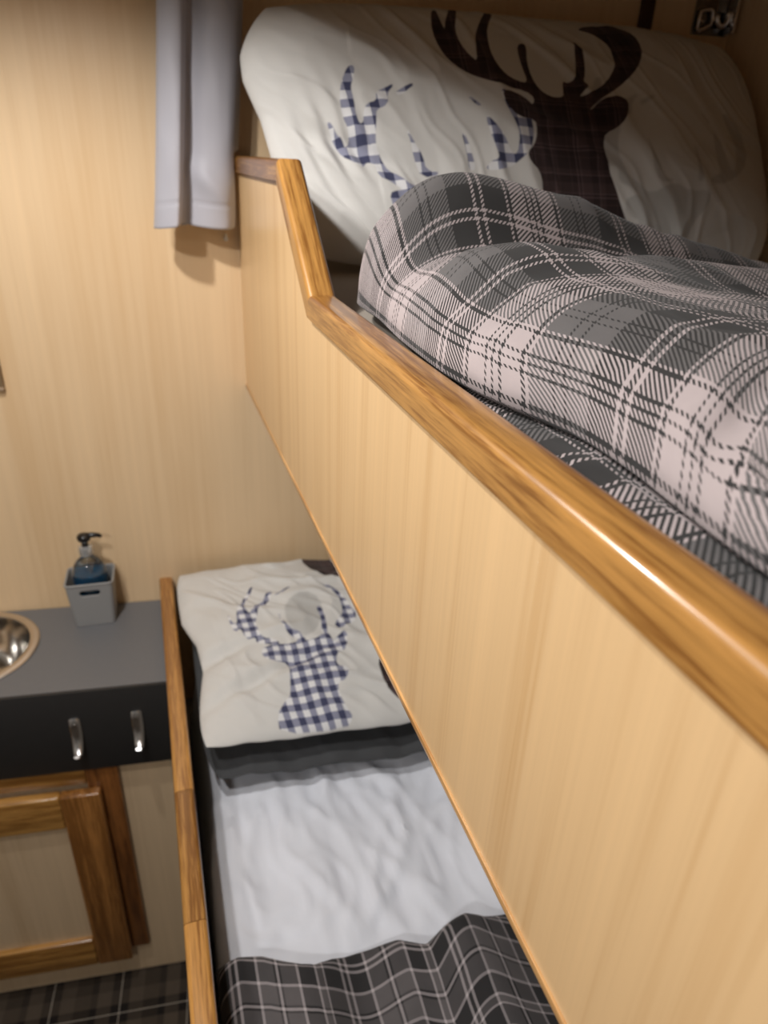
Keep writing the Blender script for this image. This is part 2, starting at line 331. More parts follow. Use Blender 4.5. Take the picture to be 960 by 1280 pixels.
# ------------------------------------------------------------------ swept cap rails
def cap_profile(w0, w1, h, r, skirt):
    """(x, n) outline, n = height above the lower outer edge"""
    pts = [(w0, 0)]
    for i in range(7):
        a = math.pi - i * math.pi / 12; pts.append((w0 + r + r * math.cos(a), h - r + r * math.sin(a)))
    for i in range(7):
        a = math.pi / 2 - i * math.pi / 12; pts.append((w1 - r + r * math.cos(a), h - r + r * math.sin(a)))
    pts += [(w1, -skirt)]
    return pts
def cap_segment(name, A, Bp, nA, nB, prof, mat, root, wallend=False, x0=0.):
    """straight rail between path points A and B (y, z); nA, nB = mitre directions at the ends"""
    L = math.hypot(Bp[0] - A[0], Bp[1] - A[1]); nseg = max(2, int(L / .04))
    vs, uv = [], []
    cl = [0]
    for i in range(1, len(prof)): cl.append(cl[-1] + math.dist(prof[i], prof[i - 1]))
    for s in range(nseg + 1):
        t = s / nseg
        for (x, n), c in zip(prof, cl):
            pa = (A[0] + nA[0] * n, A[1] + nA[1] * n); pb = (Bp[0] + nB[0] * n, Bp[1] + nB[1] * n)
            y = pa[0] + (pb[0] - pa[0]) * t; z = pa[1] + (pb[1] - pa[1]) * t
            if wallend: y += T * (x + x0) * (1 - t)
            vs.append((x + x0, y, z)); uv.append((t * L + A[0] * 3.1, c))
    m = len(prof); fs = grid_faces(nseg + 1, m)
    for s in range(nseg): fs.append((s * m, (s + 1) * m, (s + 1) * m + m - 1, s * m + m - 1))
    fs += [tuple(range(m)), tuple(range(nseg * m, nseg * m + m))]
    return mesh(name, vs, fs, mat, root, uvs=uv, smooth=True, sharp=50)
def mitre(d0, d1):
    n0 = (d0[1], -d0[0]); n1 = (d1[1], -d1[0])
    if n0[1] < 0: n0 = (-n0[0], -n0[1])
    if n1[1] < 0: n1 = (-n1[0], -n1[1])
    b = (n0[0] + n1[0], n0[1] + n1[1]); q = 2 / (b[0] ** 2 + b[1] ** 2)
    return (b[0] * q, b[1] * q)
def unit(a, b):
    L = math.dist(a, b); return ((b[0] - a[0]) / L, (b[1] - a[1]) / L)

# ------------------------------------------------------------------ upper bunk
ZB = 1.3358
ub = empty('upper_bunk', (0, 0, ZB), 'upper bunk with beech front board, stepped oak capping and raised head end', 'bunk bed')
Q = [(0, 1.7104), (-.4197, 1.7104), (-.5836, 1.584), (-2.05, 1.584)]
poly = [(0., ZB), (-2.05, ZB), (-2.05, 1.588), (-.5860, 1.588), (-.4220, 1.7144), (0., 1.7144)]
bm_obj('front_board', prism_bm(poly, 0, 0., .018), M_panel, ub, smooth=False)
bm_obj('bottom_edging', box_bm((-.0018, -2.05, ZB - .001), (.0195, -.001, ZB + .005), .0008), M_edge, ub)
PR = cap_profile(-.006, .0245, .024, .0065, .004)
d = [unit(Q[i], Q[i + 1]) for i in range(3)]
m1, m2 = mitre(d[0], d[1]), mitre(d[1], d[2])
cap_segment('cap_rail', Q[0], Q[1], (0, 1), m1, PR, M_oak, ub, wallend=True)
cap_segment('cap_rail', Q[1], Q[2], m1, m2, PR, M_oak, ub)
cap_segment('cap_rail', Q[2], Q[3], m2, (0, 1), PR, M_oak, ub)
bm_obj('base_board', prism_bm([(.018, -.004), (XR - .002, yw(XR) - .004), (XR - .002, -2.048), (.018, -2.048)], 2, ZB + .012, ZB + .03), M_inside, ub, smooth=False)

# ------------------------------------------------------------------ lower bunk
RX0, RX1 = -.2047, -.1767
lb = empty('lower_bunk', (RX0, 0, 0), 'lower bunk with jointed oak side rail beside the grey worktop', 'bunk bed')
bm_obj('side_board', prism_bm([(0.0 + yw(RX0), .0), (-2.05, .0), (-2.05, .897), (yw(RX0), .897)], 0, RX0 + .003, RX1 - .005), M_inside, lb, smooth=False)
PR2 = cap_profile(0., RX1 - RX0, .024, .006, .0)
z0 = .917 - .024
for a, b, m_ in ((yw(RX0) - .001, -.569, M_oak2), (-.5698, -.771, M_oak), (-.7718, -2.05, M_oak2)):
    cap_segment('cap_rail', (a, z0), (b, z0), (0, 1), (0, 1), PR2, m_, lb, x0=RX0)
bm_obj('base_board', prism_bm([(RX1 - .004, yw(RX1) - .004), (XR - .002, yw(XR) - .004), (XR - .002, -2.048), (RX1 - .004, -2.048)], 2, .56, .58), M_inside, lb, smooth=False)

# ------------------------------------------------------------------ mattresses
def cushion(name, x0, x1, y0, y1, z0, z1, r, mat, root, zf=None, xf=None, nx=90, ny=150):
    """soft slab: rounded top edges; zf(x, y) adds to the top, xf(y) shifts the left edge"""
    us = [-r - .06 + .06 * 0] ; P = []
    prof = [(0., z0)] + [(r - r * math.cos(a), z1 - r + r * math.sin(a)) for a in np.linspace(0, math.pi / 2, 7)]
    xs = [(x0 + p, z, 0) for p, z in prof] + [(x, z1, 1) for x in np.linspace(x0 + r, x1 - r, nx)[1:-1]] + [(x1 - p, z, 2) for p, z in prof[::-1]]
    ys = np.linspace(y0, y1, ny); V = []
    for x, z, kd in xs:
        for y in ys:
            e = min(1, max(0, (z - z0) / (z1 - z0)))
            xx = x + (xf(y) * max(0, 1 - (x - x0) / .25) * max(0, (e - .45) / .55) if xf else 0)
            V.append((xx, y, z + (zf(xx, y) * e if zf else 0)))
    ni, nj = len(xs), ny; F = grid_faces(ni, nj)
    F += [tuple(i * nj for i in range(ni)), tuple(i * nj + nj - 1 for i in range(ni)), ]
    F += [tuple(range(nj)) + tuple((ni - 1) * nj + j for j in range(nj - 1, -1, -1))]
    return mesh(name, V, F, mat, root, uvs=grid_uv(V, ni, nj), smooth=True, sharp=60)

um = tag(cushion('mattress', .028, XR - .004, yw(XR) - .012, -2.03, ZB + .031, 1.583, .02, M_mattress, None), 'pale mattress on the upper bunk, glimpsed behind the oak capping', 'mattress')
def sheet_z(x, y):
    w = .0
    wx, wy = x + .04 * N(x * 5, y * 5, 7), y + .05 * N(x * 4, y * 4, 3)
    w += .012 * max(0, ridge(wx * 15 + wy * 4, wy * 5, 1) - .45)
    w += .013 * max(0, ridge(wx * 11 - wy * 5, wy * 6, 5) - .5)
    w += .006 * N(x * 6, y * 6, 9)
    w += .0065 * max(0, ridge(wx * 30, wy * 11, 2) - .4)
    g = math.exp(-((x - .06 - (y + .6) * -.25) / .012) ** 2) * math.exp(-((y + .52) / .07) ** 2)
    s = max(0, min(1, (-.43 - y) / .05)) * max(0, min(1, (y + .815) / .08))
    return (w + .007 * g) * s
def sheet_x(y): return lerp([-2, -.8, -.72, -.6, -.46, -.1], [.004, .006, .010, .018, .042, .042], y)
lm = empty('mattress', (.3, -1., .58), 'lower bunk mattress in a creased white fitted sheet', 'mattress')
bm_obj('mattress_core', box_bm((-.13, -2.03, .581), (XR - .01, -.13, .77), .02), M_mattress, lm)
cushion('fitted_sheet', -.178, XR - .004, yw(XR) - .012, -2.035, .6, .79, .034, M_sheet, lm, sheet_z, sheet_x, 150, 330)

# ------------------------------------------------------------------ pillows
def seg_sdf(polys, PA, PB):
    """signed distance (negative inside) from points to a set of polygons"""
    out = np.full(PA.shape, 9.)
    for poly in polys:
        X = np.array(poly)[:, 0] * HW; Y = np.array(poly)[:, 1] * HH
        d = np.full(PA.shape, 9.); ins = np.zeros(PA.shape, bool)
        for i in range(len(X)):
            j = (i + 1) % len(X); ex, ey = X[j] - X[i], Y[j] - Y[i]; wx, wy = PA - X[i], PB - Y[i]
            t = np.clip((wx * ex + wy * ey) / (ex * ex + ey * ey + 1e-12), 0, 1)
            d = np.minimum(d, np.hypot(wx - ex * t, wy - ey * t))
            c = ((Y[i] > PB) != (Y[j] > PB)); ins ^= c & (PA < ex * (PB - Y[i]) / (ey if abs(ey) > 1e-9 else 1e-9) + X[i])
        out = np.minimum(out, np.where(ins, -d, d))
    return out
HW, HH = .42, .225
def soften(polys, n=1):
    """round off the traced outlines a little"""
    res = []
    for p in polys:
        for _ in range(n):
            q = []
            for i in range(len(p)):
                a, b = p[i], p[(i + 1) % len(p)]
                q += [(a[0] * .75 + b[0] * .25, a[1] * .75 + b[1] * .25), (a[0] * .25 + b[0] * .75, a[1] * .25 + b[1] * .75)]
            p = q
        res.append(p)
    return res
def pillow(name, q, mat, root, wr=None, ni=360, nj=210, prints=None, k=.05, pw=6, edge=None, jig=0.):
    BL, BR, TR, TL = [np.array(q[n]) for n in ('BL', 'BR', 'TR', 'TL')]
    nrm = np.cross(BR - BL, TL - BL); nrm /= np.linalg.norm(nrm)
    warp = lambda s: np.sign(s) * (1 - (1 - np.abs(s)) ** 1.5)
    a1 = warp(np.linspace(-1, 1, ni)); b1 = warp(np.linspace(-1, 1, nj))
    A, Bb = np.meshgrid(a1, b1, indexing='ij')
    a2 = A * (1 - k * Bb ** pw); b2 = Bb * (1 - k * A ** pw - .015 * (1 - A * A))
    u = ((a2 + 1) / 2)[..., None]; v = ((b2 + 1) / 2)[..., None]
    P = BL * (1 - u) * (1 - v) + BR * u * (1 - v) + TR * u * v + TL * (1 - u) * v
    if edge: P = P + ((BR - BL) / np.linalg.norm(BR - BL)) * (np.interp(Bb, *edge) * np.clip(-A, 0, 1) ** 4)[..., None]
    h = np.clip(1 - np.abs(A) ** 3.2, 0, 1) ** .55 * np.clip(1 - np.abs(Bb) ** 2.6, 0, 1) ** .6
    W = np.zeros_like(A)
    if wr:
        for i in range(ni):
            for j in range(nj): W[i, j] = wr(a1[i], b1[j])
    W *= np.clip(h * 1.6, 0, 1)
    if jig:
        P = np.array([[q_ + np.array((0, jig * N(q_[0] * 14, q_[1] * 5, 71), jig * (.8 * N(q_[0] * 11, q_[1] * 9, 72) + .5 * N(q_[0] * 27, q_[1] * 12, 73)))) for q_ in row] for row in P])
    F_ = P + nrm * (h * q['tf'] + W)[..., None]; Bk = P - nrm * (h * q['tb'])[..., None]
    V = np.concatenate([F_.reshape(-1, 3), Bk.reshape(-1, 3)]); n = ni * nj
    F = grid_faces(ni, nj) + [f[::-1] for f in grid_faces(ni, nj, n)]
    uv = np.stack([A * HW, Bb * HH], 2).reshape(-1, 2); uv = np.concatenate([uv, uv])
    o = mesh(name, [tuple(x) for x in V], F, mat, root, uvs=uv, smooth=True, recalc=False)
    me = o.data
    bm = bmesh.new(); bm.from_mesh(me); bmesh.ops.remove_doubles(bm, verts=bm.verts, dist=1e-6); bm.to_mesh(me); bm.free()
    if prints:
        co = np.empty(len(me.loops) * 2, np.float32); me.uv_layers[0].data.foreach_get('uv', co); co = co.reshape(-1, 2)
        li = np.empty(len(me.loops), np.int32); me.loops.foreach_get('vertex_index', li)
        pv = np.zeros((len(me.vertices), 2)); pv[li] = co
        vz = np.empty(len(me.vertices) * 3, np.float32); me.vertices.foreach_get('co', vz); vz = vz.reshape(-1, 3)
        for an, polys in prints.items():
            sd = seg_sdf(soften(polys), pv[:, 0], pv[:, 1]) if polys else np.full(len(pv), 9.)
            at = me.attributes.new(an, 'FLOAT', 'POINT'); at.data.foreach_set('value', sd.astype(np.float32))
    return o
def wr_upper(a, b):
    x, y = a * HW, b * HH; w = 0.
    wx, wy = x + .05 * N(x * 5, y * 5, 2) + .015 * N(x * 14, y * 14, 5), y + .05 * N(x * 5, y * 5, 4) + .015 * N(x * 14, y * 14, 7)
    w += .012 * N(x * 5, y * 5, 1.3)
    dg = wx * .85 + wy * .5; ac = -wx * .5 + wy * .85
    w += .011 * max(0, ridge(dg * 11, ac * 4, 3) - .55) * (1 if x > -.28 else .5)
    w += .005 * max(0, ridge(dg * 24, ac * 6, 6) - .6)
    e = math.exp(-((a + .84) / .15) ** 2) * math.exp(-((b + .25) / .4) ** 2)
    w += e * .0045 * math.sin(x * 210 + y * 50 + 4 * N(x * 9, y * 5, 8))
    w += -.012 * math.exp(-((y + .05 + .5 * (x + .30)) / .02) ** 2) * math.exp(-((x + .3) / .09) ** 2)
    return w
def wr_lower(a, b):
    x, y = a * HW, b * HH; w = 0.
    wx, wy = x + .05 * N(x * 5, y * 5, 12) + .012 * N(x * 16, y * 16, 15), y + .05 * N(x * 5, y * 5, 14) + .012 * N(x * 16, y * 16, 17)
    w += .013 * N(x * 6, y * 6, 11.3)
    dg = wx * .4 + wy * .9
    w += .014 * max(0, ridge(dg * 11, (wx - wy) * 5, 13) - .55)
    w += .006 * max(0, ridge(dg * 22 + wx * 8, (wx - wy) * 7, 19) - .55)
    w += -.020 * math.exp(-((y + .055 - .25 * (x + .40)) / .016) ** 2) * max(0, min(1, (-.27 - x) / .1))
    w += -.012 * math.exp(-((y + .12 - .35 * (x + .3)) / .014) ** 2) * max(0, min(1, (-.12 - x) / .12))
    w += .012 * math.exp(-((x + .33) / .05) ** 2) * math.exp(-((y - .04) / .06) ** 2)
    return w
UPq = dict(BL=(.05, -.27, 1.585), BR=(.852, -.365, 1.585), TR=(.84, -.165, 1.945), TL=(-.002, -.092, 1.945), tf=.072, tb=.04)
LPq = dict(BL=(-.168, -.478, .895), BR=(.66, -.565, .905), TR=(.66, -.11, .965), TL=(-.178, -.012, .945), tf=.05, tb=.016)
LOWER_STAG = [[(a - .01, min(.985, b + .2)) for a, b in UT[0]]] + LT + [[(-.20, -.62), (-.13, -.52), (-.05, -.3), (.24, -.3), (.36, -.55), (.46, -.8), (.5, -.97), (-.14, -.97)]]
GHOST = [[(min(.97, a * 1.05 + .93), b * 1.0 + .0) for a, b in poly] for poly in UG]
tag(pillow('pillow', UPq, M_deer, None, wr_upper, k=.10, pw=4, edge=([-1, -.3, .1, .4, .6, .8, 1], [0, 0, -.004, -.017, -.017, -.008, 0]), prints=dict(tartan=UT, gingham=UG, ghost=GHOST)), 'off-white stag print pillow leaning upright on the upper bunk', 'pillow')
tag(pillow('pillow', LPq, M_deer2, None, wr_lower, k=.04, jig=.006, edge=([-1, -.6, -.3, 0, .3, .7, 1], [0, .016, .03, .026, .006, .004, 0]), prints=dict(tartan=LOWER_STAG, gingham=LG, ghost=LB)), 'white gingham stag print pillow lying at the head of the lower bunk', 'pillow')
GPq = dict(BL=(-.158, -.488, .836), BR=(.66, -.575, .838), TR=(.66, -.11, .866), TL=(-.15, -.03, .866), tf=.030, tb=.030)
tag(pillow('pillow', GPq, M_greypillow, None, lambda a, b: .012 * N(a * 5, b * 2, 21) + .010 * max(0, ridge(a * 8 + b, b * 2, 22) - .4), 160, 90, jig=.012), 'dark grey pillow underneath the gingham stag pillow', 'pillow')

# ------------------------------------------------------------------ upper duvet
YS = [-.5, -.70, -.79, -.88, -.93, -1.0, -1.06, -1.11, -1.165, -1.3, -2.0][::-1]
XLs = [.042, .036, .027, .027, .036, .061, .058, .050, .044, .042, .042][::-1]
ZBs = [1.600, 1.606, 1.606, 1.604, 1.602, 1.600, 1.601, 1.602, 1.603, 1.603, 1.603][::-1]
def sm(f, y, w=.03): return (f(y - w) + 2 * f(y) + f(y + w)) / 4
def fold_y(x): return -1.104 - max(0, .062 - x) * 2.6 + max(0, x - .062) * .5
def duvet_top(x, y, crease=1.):
    z = 1.664 - .052 * max(0, min(1, (x - .1) / .65))
    hx = lerp([0, .06, .13, .2, .3, .42, .55, .7, .9], [.10, .092, .078, .070, .062, .040, .016, .004, 0], x)
    z += hx * math.exp(-((y + .605) / .055) ** 2)
    rl = -.775 + .10 * max(0, x - .1) + .012 * math.sin(x * 22)
    z += lerp([0, .1, .25, .45, .8], [.004, .016, .016, .014, .010], x) * math.exp(-((y - rl) / .05) ** 2)
    z -= lerp([0, .08, .2, .5, .8], [.0, .006, .014, .010, .004], x) * math.exp(-((y - rl - .085) / .035) ** 2)
    # fold running down to the edge by the near corner
    yg = fold_y(x); f = max(0, 1 - max(0, x - .06) / .12) ** 1.5
    z -= crease * .009 * f * math.exp(-((y - yg) / .010) ** 2)
    z += crease * .006 * f * math.exp(-((y - yg - .03) / .022) ** 2) + .004 * f * math.exp(-((y - yg + .030) / .022) ** 2)
    wx, wy = x + .03 * N(x * 5, y * 5, 31), y + .03 * N(x * 5, y * 5, 33)
    z += .006 * N(x * 7, y * 7, 30) + .006 * max(0, ridge(wx * 6 + wy * 9, wx * 8 - wy * 4, 34) - .55)
    return z
def upper_duvet(crease=1.):
    R, yb0 = .13, -.508
    cx = np.concatenate([np.linspace(0, .14, 60), np.linspace(.14, 1, 90)[1:]])
    ys = np.concatenate([np.linspace(0, .95, 300), np.linspace(.95, 1.525, 50)[1:]])
    W = XR - .006; V = []
    xl_f = lambda y: lerp(YS, XLs, y); zb_f = lambda y: lerp(YS, ZBs, y)
    under = [(.060, -.016), (.040, -.014), (.020, -.010), (.007, -.005)]
    rows = [(0., k) for k in under] + [(c, None) for c in cx]
    for c, un in rows:
        for sy in ys:
            y = yb0 - sy; 
            xl = sm(xl_f, y, .02); dx = c * (W - xl); dy = sy
            u = max(0., 1 - dx / R); v = max(0., 1 - dy / R)
            u2 = u * math.sqrt(max(0, 1 - v * v / 2)); v2 = v * math.sqrt(max(0, 1 - u * u / 2))
            px = xl + R * (1 - u2) if u > 0 else xl + dx
            py = yb0 - R * (1 - v2) if v > 0 else y
            py += .05 * max(0, min(1, (px - .25) / .5)) * max(0, 1 - sy / .15)
            rho = R * (1 - math.hypot(u2, v2)) if (u > 0 or v > 0) else R
            t = min(1., max(0., rho / .13)); q_ = min(1., t / .13); pf = .34 * math.sqrt(max(0., 1 - (1 - q_) ** 2)) + .66 * (t * (2 - t)) ** 1.05; zb = sm(zb_f, py, .02)
            top = duvet_top(px, py, crease); pz = zb + (top - zb) * pf
            fg = max(0., 1 - rho / .05)
            yf = fold_y(px) - max(0, 1.645 - pz) * .9
            px += crease * fg * (.007 * math.exp(-((py - yf) / .010) ** 2) - .003 * math.exp(-((py - yf + .03) / .022) ** 2))
            if un:
                ins, dz = un; ln = math.hypot(u2, v2) or 1
                px += ins * u2 / ln; py -= ins * v2 / ln; pz = zb + dz
            V.append((px, py, pz))
    ni, nj = len(rows), len(ys)
    return V, ni, nj
du = empty('duvet', (.4, -1.2, 1.584), 'grey tartan duvet heaped on the upper bunk', 'duvet')
V, ni, nj = upper_duvet()
mesh('duvet_cover', V, grid_faces(ni, nj), M_duvet, du, uvs=grid_uv(upper_duvet(0.)[0], ni, nj), smooth=True, recalc=False)
# the lower turn of the same duvet, tucked behind the oak capping
xs = np.linspace(.0255, .26, 50); ys = np.linspace(-.84, -2.02, 260); V = []
for x in xs:
    for y in ys:
        e = min(1, (x - .0255) / .02); wx, wy = x + .02 * N(x * 9, y * 9, 41), y + .02 * N(x * 9, y * 9, 43)
        z = 1.5855 + .007 * math.sin(e * math.pi / 2) + .004 * max(0, ridge(wx * 30 + wy * 10, wy * 14, 44) - .4) + .002 * N(x * 30, y * 30, 45)
        z -= .008 * max(0, min(1, (y + .90) / .06))
        V.append((x, y, max(1.5838, z)))
mesh('duvet_fold', V, grid_faces(50, 260), M_duvet, du, uvs=grid_uv(V, 50, 260) + np.array([.03, .02]), smooth=True, recalc=False)

# ------------------------------------------------------------------ lower duvet
HX = [-.175, -.146, -.116, -.091, -.071, -.054, -.03, .017, .059, .076, .092, .121, .15, .178, .207, .35, .5, .86]
HY = [-.772, -.768, -.775, -.789, -.800, -.805, -.800, -.800, -.802, -.811, -.820, -.810, -.803, -.809, -.809, -.815, -.80, -.81]
def low_duvet():
    xs = np.concatenate([np.linspace(-.174, .30, 130), np.linspace(.30, XR - .006, 60)[1:]]); ys = np.concatenate([np.linspace(0, .03, 14), np.linspace(.03, 1.21, 170)[1:]])
    V = []
    for i, x in enumerate(xs):
        hy = lerp(HX, HY, x)
        for s in ys:
            y = hy - s * (1 if s > .03 else 1)
            wx, wy = x + .02 * N(x * 5, y * 5, 51), y
            t = min(1, s / .022); e = math.sqrt(max(0, 1 - (1 - t) ** 2)); tl = min(1, max(0, (x + .174) / .03)); e *= .25 + .75 * math.sqrt(max(0, 1 - (1 - tl) ** 2))
            top = .024 + .012 * math.sin(wx * 26 + wy * 4 + 1.2) + .006 * math.sin(wx * 55 - wy * 6) + .010 * N(x * 5, y * 4, 52)
            top += .018 * math.exp(-((x - .125) / .035) ** 2) * math.exp(-((y + .83) / .06) ** 2)
            top += .006 * max(0, ridge(wx * 9 + wy * 5, wy * 9, 53) - .4)
            V.append((x, y, .797 + .009 * max(0, 1 - s / .10) + max(.004, top) * e))
    return V, len(xs), len(ys)
V, ni, nj = low_duvet(); n = ni * nj; F = grid_faces(ni, nj)
UVs = grid_uv(V, ni, nj); UVs = np.concatenate([UVs, UVs])
F += [f[::-1] for f in grid_faces(ni, nj, n)]
rim_ = [i * nj for i in range(ni)] + [(ni - 1) * nj + j for j in range(1, nj)] + [i * nj + nj - 1 for i in range(ni - 2, -1, -1)] + [j for j in range(nj - 2, 0, -1)]
F += [(rim_[k_], rim_[(k_ + 1) % len(rim_)], rim_[(k_ + 1) % len(rim_)] + n, rim_[k_] + n) for k_ in range(len(rim_))]
V = V + [(x, y, min(z - .001, .7935 + .009 * max(0, 1 - (lerp(HX, HY, x) - y) / .10))) for x, y, z in V]
tag(mesh('duvet', V, F, M_duvet2, None, uvs=UVs, smooth=True, sharp=80), 'charcoal tartan duvet turned back on the white lower bed', 'duvet')

# ------------------------------------------------------------------ curtain
def curtain():
    zt, zb = 2.06, 1.628
    # fold paths seen from above, (x, y): at the hem and at the top
    hem = [(-.088, -.034), (-.118, -.030), (-.141, -.044), (-.140, -.066), (-.125, -.084), (-.108, -.092), (-.1015, -.080), (-.099, -.056), (-.090, -.050), (-.075, -.060), (-.052, -.070), (-.030, -.068), (-.018, -.056), (-.0105, -.040)]
    top = [(-.06, -.030), (-.085, -.028), (-.094, -.040), (-.09, -.056), (-.072, -.064), (-.06, -.058), (-.054, -.040), (-.048, -.034), (-.034, -.048), (-.020, -.064), (-.010, -.066), (.002, -.066), (.014, -.064), (.027, -.056)]
    ts = np.linspace(0, 1, len(hem)); ns, nz = 150, 110; V = []
    def cr(P, t):
        f = t * (len(P) - 1); i = min(len(P) - 2, int(f)); f -= i
        p = [np.array(P[max(0, min(len(P) - 1, i + k))]) for k in (-1, 0, 1, 2)]
        return .5 * (2 * p[1] + (p[2] - p[0]) * f + (2 * p[0] - 5 * p[1] + 4 * p[2] - p[3]) * f * f + (3 * p[1] - p[0] - 3 * p[2] + p[3]) * f ** 3)
    for i in range(ns):
        t = i / (ns - 1); a, b = cr(hem, t), cr(top, t)
        for j in range(nz):
            g = j / (nz - 1); w = g ** .9; p = a * (1 - w) + b * w
            z = zb + (zt - zb) * g
            y = p[1] - .010 * math.exp(-((z - 1.70 + .6 * (p[0] + .06)) / .022) ** 2) * math.exp(-((t - .72) / .14) ** 2)
            if z > 1.72 and z < 2.05 : pass
            x = p[0]
            if z < 1.74: x = min(x, -.0085)
            y += .0016 * math.sin(max(0, 1 - abs(z - zb - .036) / .003) * 1.57) + .002 * N(x * 40, z * 18, 61)
            V.append((x, y, z - .004 * math.sin(t * 9) * (1 - g)))
    return V, ns, nz
V, ns, nz = curtain()
o = tag(mesh('curtain', V, grid_faces(ns, nz), M_curtain, None, uvs=grid_uv(V, ns, nz), smooth=True, recalc=False), 'short silver grey curtain hanging at the head of the upper bunk', 'curtain')
s = o.modifiers.new('cloth', 'SOLIDIFY'); s.thickness = .0012

# ------------------------------------------------------------------ basin unit (own frame, turned with the back wall)
def toL(x, y): return (x * CT + y * ST, -x * ST + y * CT)
YFR = -.2851 * CT                                   # front of the fascia
cab = empty('basin_cabinet', (0, 0, 0), 'oak and beech basin cabinet with charcoal fascia beside the lower bunk', 'cabinet', TH)
def rend(yl):                                       # right end follows the bunk rail
    return (RX0 - .001 + yl * ST) / CT
XW = -1.25
zt_, zf_ = .8626, .672
def slabL(y0, y1, z0, z1, x0=XW, xr=None, bev=0.):
    r0 = rend(y0) if xr is None else xr; r1 = rend(y1) if xr is None else xr
    return prism_bm([(x0, y0), (r0, y0), (r1, y1), (x0, y1)], 2, z0, z1, bev)
FB = YFR + .018                                     # carcass front
bm_obj('carcass', slabL(FB, -.002, .0, zf_ + .03), M_cab, cab, local=True, smooth=False)
bm_obj('fascia', slabL(YFR, YFR + .006, zf_, zt_, bev=.001), M_black, cab, local=True)
bm_obj('fascia_return', slabL(YFR + .006, FB + .004, zf_, zf_ + .016), M_black, cab, local=True, smooth=False)
# face frame and door
xf = -.287
fr = bm_obj('face_frame', box_bm((xf - .06, FB - .012, .104), (xf, FB, zf_), .002), M_oak_fz, cab, local=True)
bm_obj('frame_rail', box_bm((XW, FB - .012, .63), (xf - .0605, FB, zf_), .002), M_oak_x, cab, local=True)
xd, zd0, zd1, st_ = -.322, .094, .622, .074
DF = FB - .012 - .022
dr = bpy.data.objects.new('door', None); COL.objects.link(dr); dr.parent = cab; dr.location = (xd, FB - .012, zd0); dr.empty_display_size = .05
def dpart(name, lo, hi, mat, bev=.004):
    b = box_bm(lo, hi, bev, seg=3)
    for v in b.verts: v.co -= Vector(dr.location)
    return bm_obj(name, b, mat, dr, local=True)
dw = .52
dpart('stile', (xd - st_, DF, zd0), (xd, FB - .0125, zd1), M_oak_z)
dpart('stile', (xd - dw, DF, zd0), (xd - dw + st_, FB - .0125, zd1), M_oak_z)
dpart('rail', (xd - dw + st_ + .0003, DF + .001, zd1 - .086), (xd - st_ - .0003, FB - .0125, zd1), M_oak_x)
dpart('rail', (xd - dw + st_ + .0003, DF + .001, zd0), (xd - st_ - .0003, FB - .0125, zd0 + .086), M_oak_x)
dpart('door_panel', (xd - dw + st_ - .005, DF + .013, zd0 + .08), (xd - st_ + .005, FB - .014, zd1 - .08), M_cab, 0)
# worktop with the round cut-out
SCX, SCY = toL(-.565, -.065)
wt = empty('worktop', (0, 0, zt_), 'plain grey laminate worktop with a round basin cut-out', 'worktop', TH)
def worktop():
    y0, y1 = YFR + .0065, -.003; th = .026; rc = .112
    cor = [(XW, y0), (rend(y0), y0), (rend(y1), y1), (XW, y1)]
    angs = sorted([2 * math.pi * i / 72 for i in range(72)] + [math.atan2(c[1] - SCY, c[0] - SCX) % (2 * math.pi) for c in cor])
    out = []
    for a in angs:
        dx, dy = math.cos(a), math.sin(a); best = None
        for i in range(4):
            (ax, ay), (bx, by) = cor[i], cor[(i + 1) % 4]; ex, ey = bx - ax, by - ay; den = dx * ey - dy * ex
            if abs(den) < 1e-9: continue
            t = ((ax - SCX) * ey - (ay - SCY) * ex) / den; s_ = ((ax - SCX) * dy - (ay - SCY) * dx) / den
            if t > 0 and -1e-6 <= s_ <= 1 + 1e-6 and (best is None or t < best): best = t
        out.append((SCX + dx * best, SCY + dy * best))
    n = len(angs); V = []
    for z in (0, -th):
        V += [(SCX + rc * math.cos(a), SCY + rc * math.sin(a), z) for a in angs] + [(x, y, z) for x, y in out]
    F = []
    for i in range(n):
        j = (i + 1) % n
        F += [(i, j, n + j, n + i), (2 * n + j, 2 * n + i, 3 * n + i, 3 * n + j), (n + i, n + j, 3 * n + j, 3 * n + i), (j, i, 2 * n + i, 2 * n + j)]
    return V, F
V, F = worktop()
mesh('worktop_slab', V, F, M_grey_top, wt, local=True)
bs = empty('hand_basin', (-.565, -.065, zt_), 'round steel hand basin set into the grey worktop', 'basin')
prof = [(.1255, 0.0005), (.1262, .002), (.1235, .0042), (.113, .0052), (.109, .0036), (.1065, -.003), (.102, -.03), (.09, -.065), (.07, -.088), (.045, -.098), (.02, -.1)]
lathe('rim', prof[:5] + [(.1085, .0012), (.1200, .0004), (.1255, .0005)], M_rim, bs, (-.565, -.065, zt_), 96, caps=False)
lathe('bowl', [(.0215, -.104)] + [(r, z) for r, z in prof[::-1]][:6] + [(.1088, .0030), (.1098, .0022), (.1050, -.032), (.093, -.068), (.072, -.092), (.0215, -.104)], M_steel, bs, (-.565, -.065, zt_), 96, caps=False)
lathe('drain', [(0, -.097), (.012, -.0975), (.021, -.0985), (.022, -.104), (0, -.104)], M_chrome, bs, (-.565, -.065, zt_), 40)

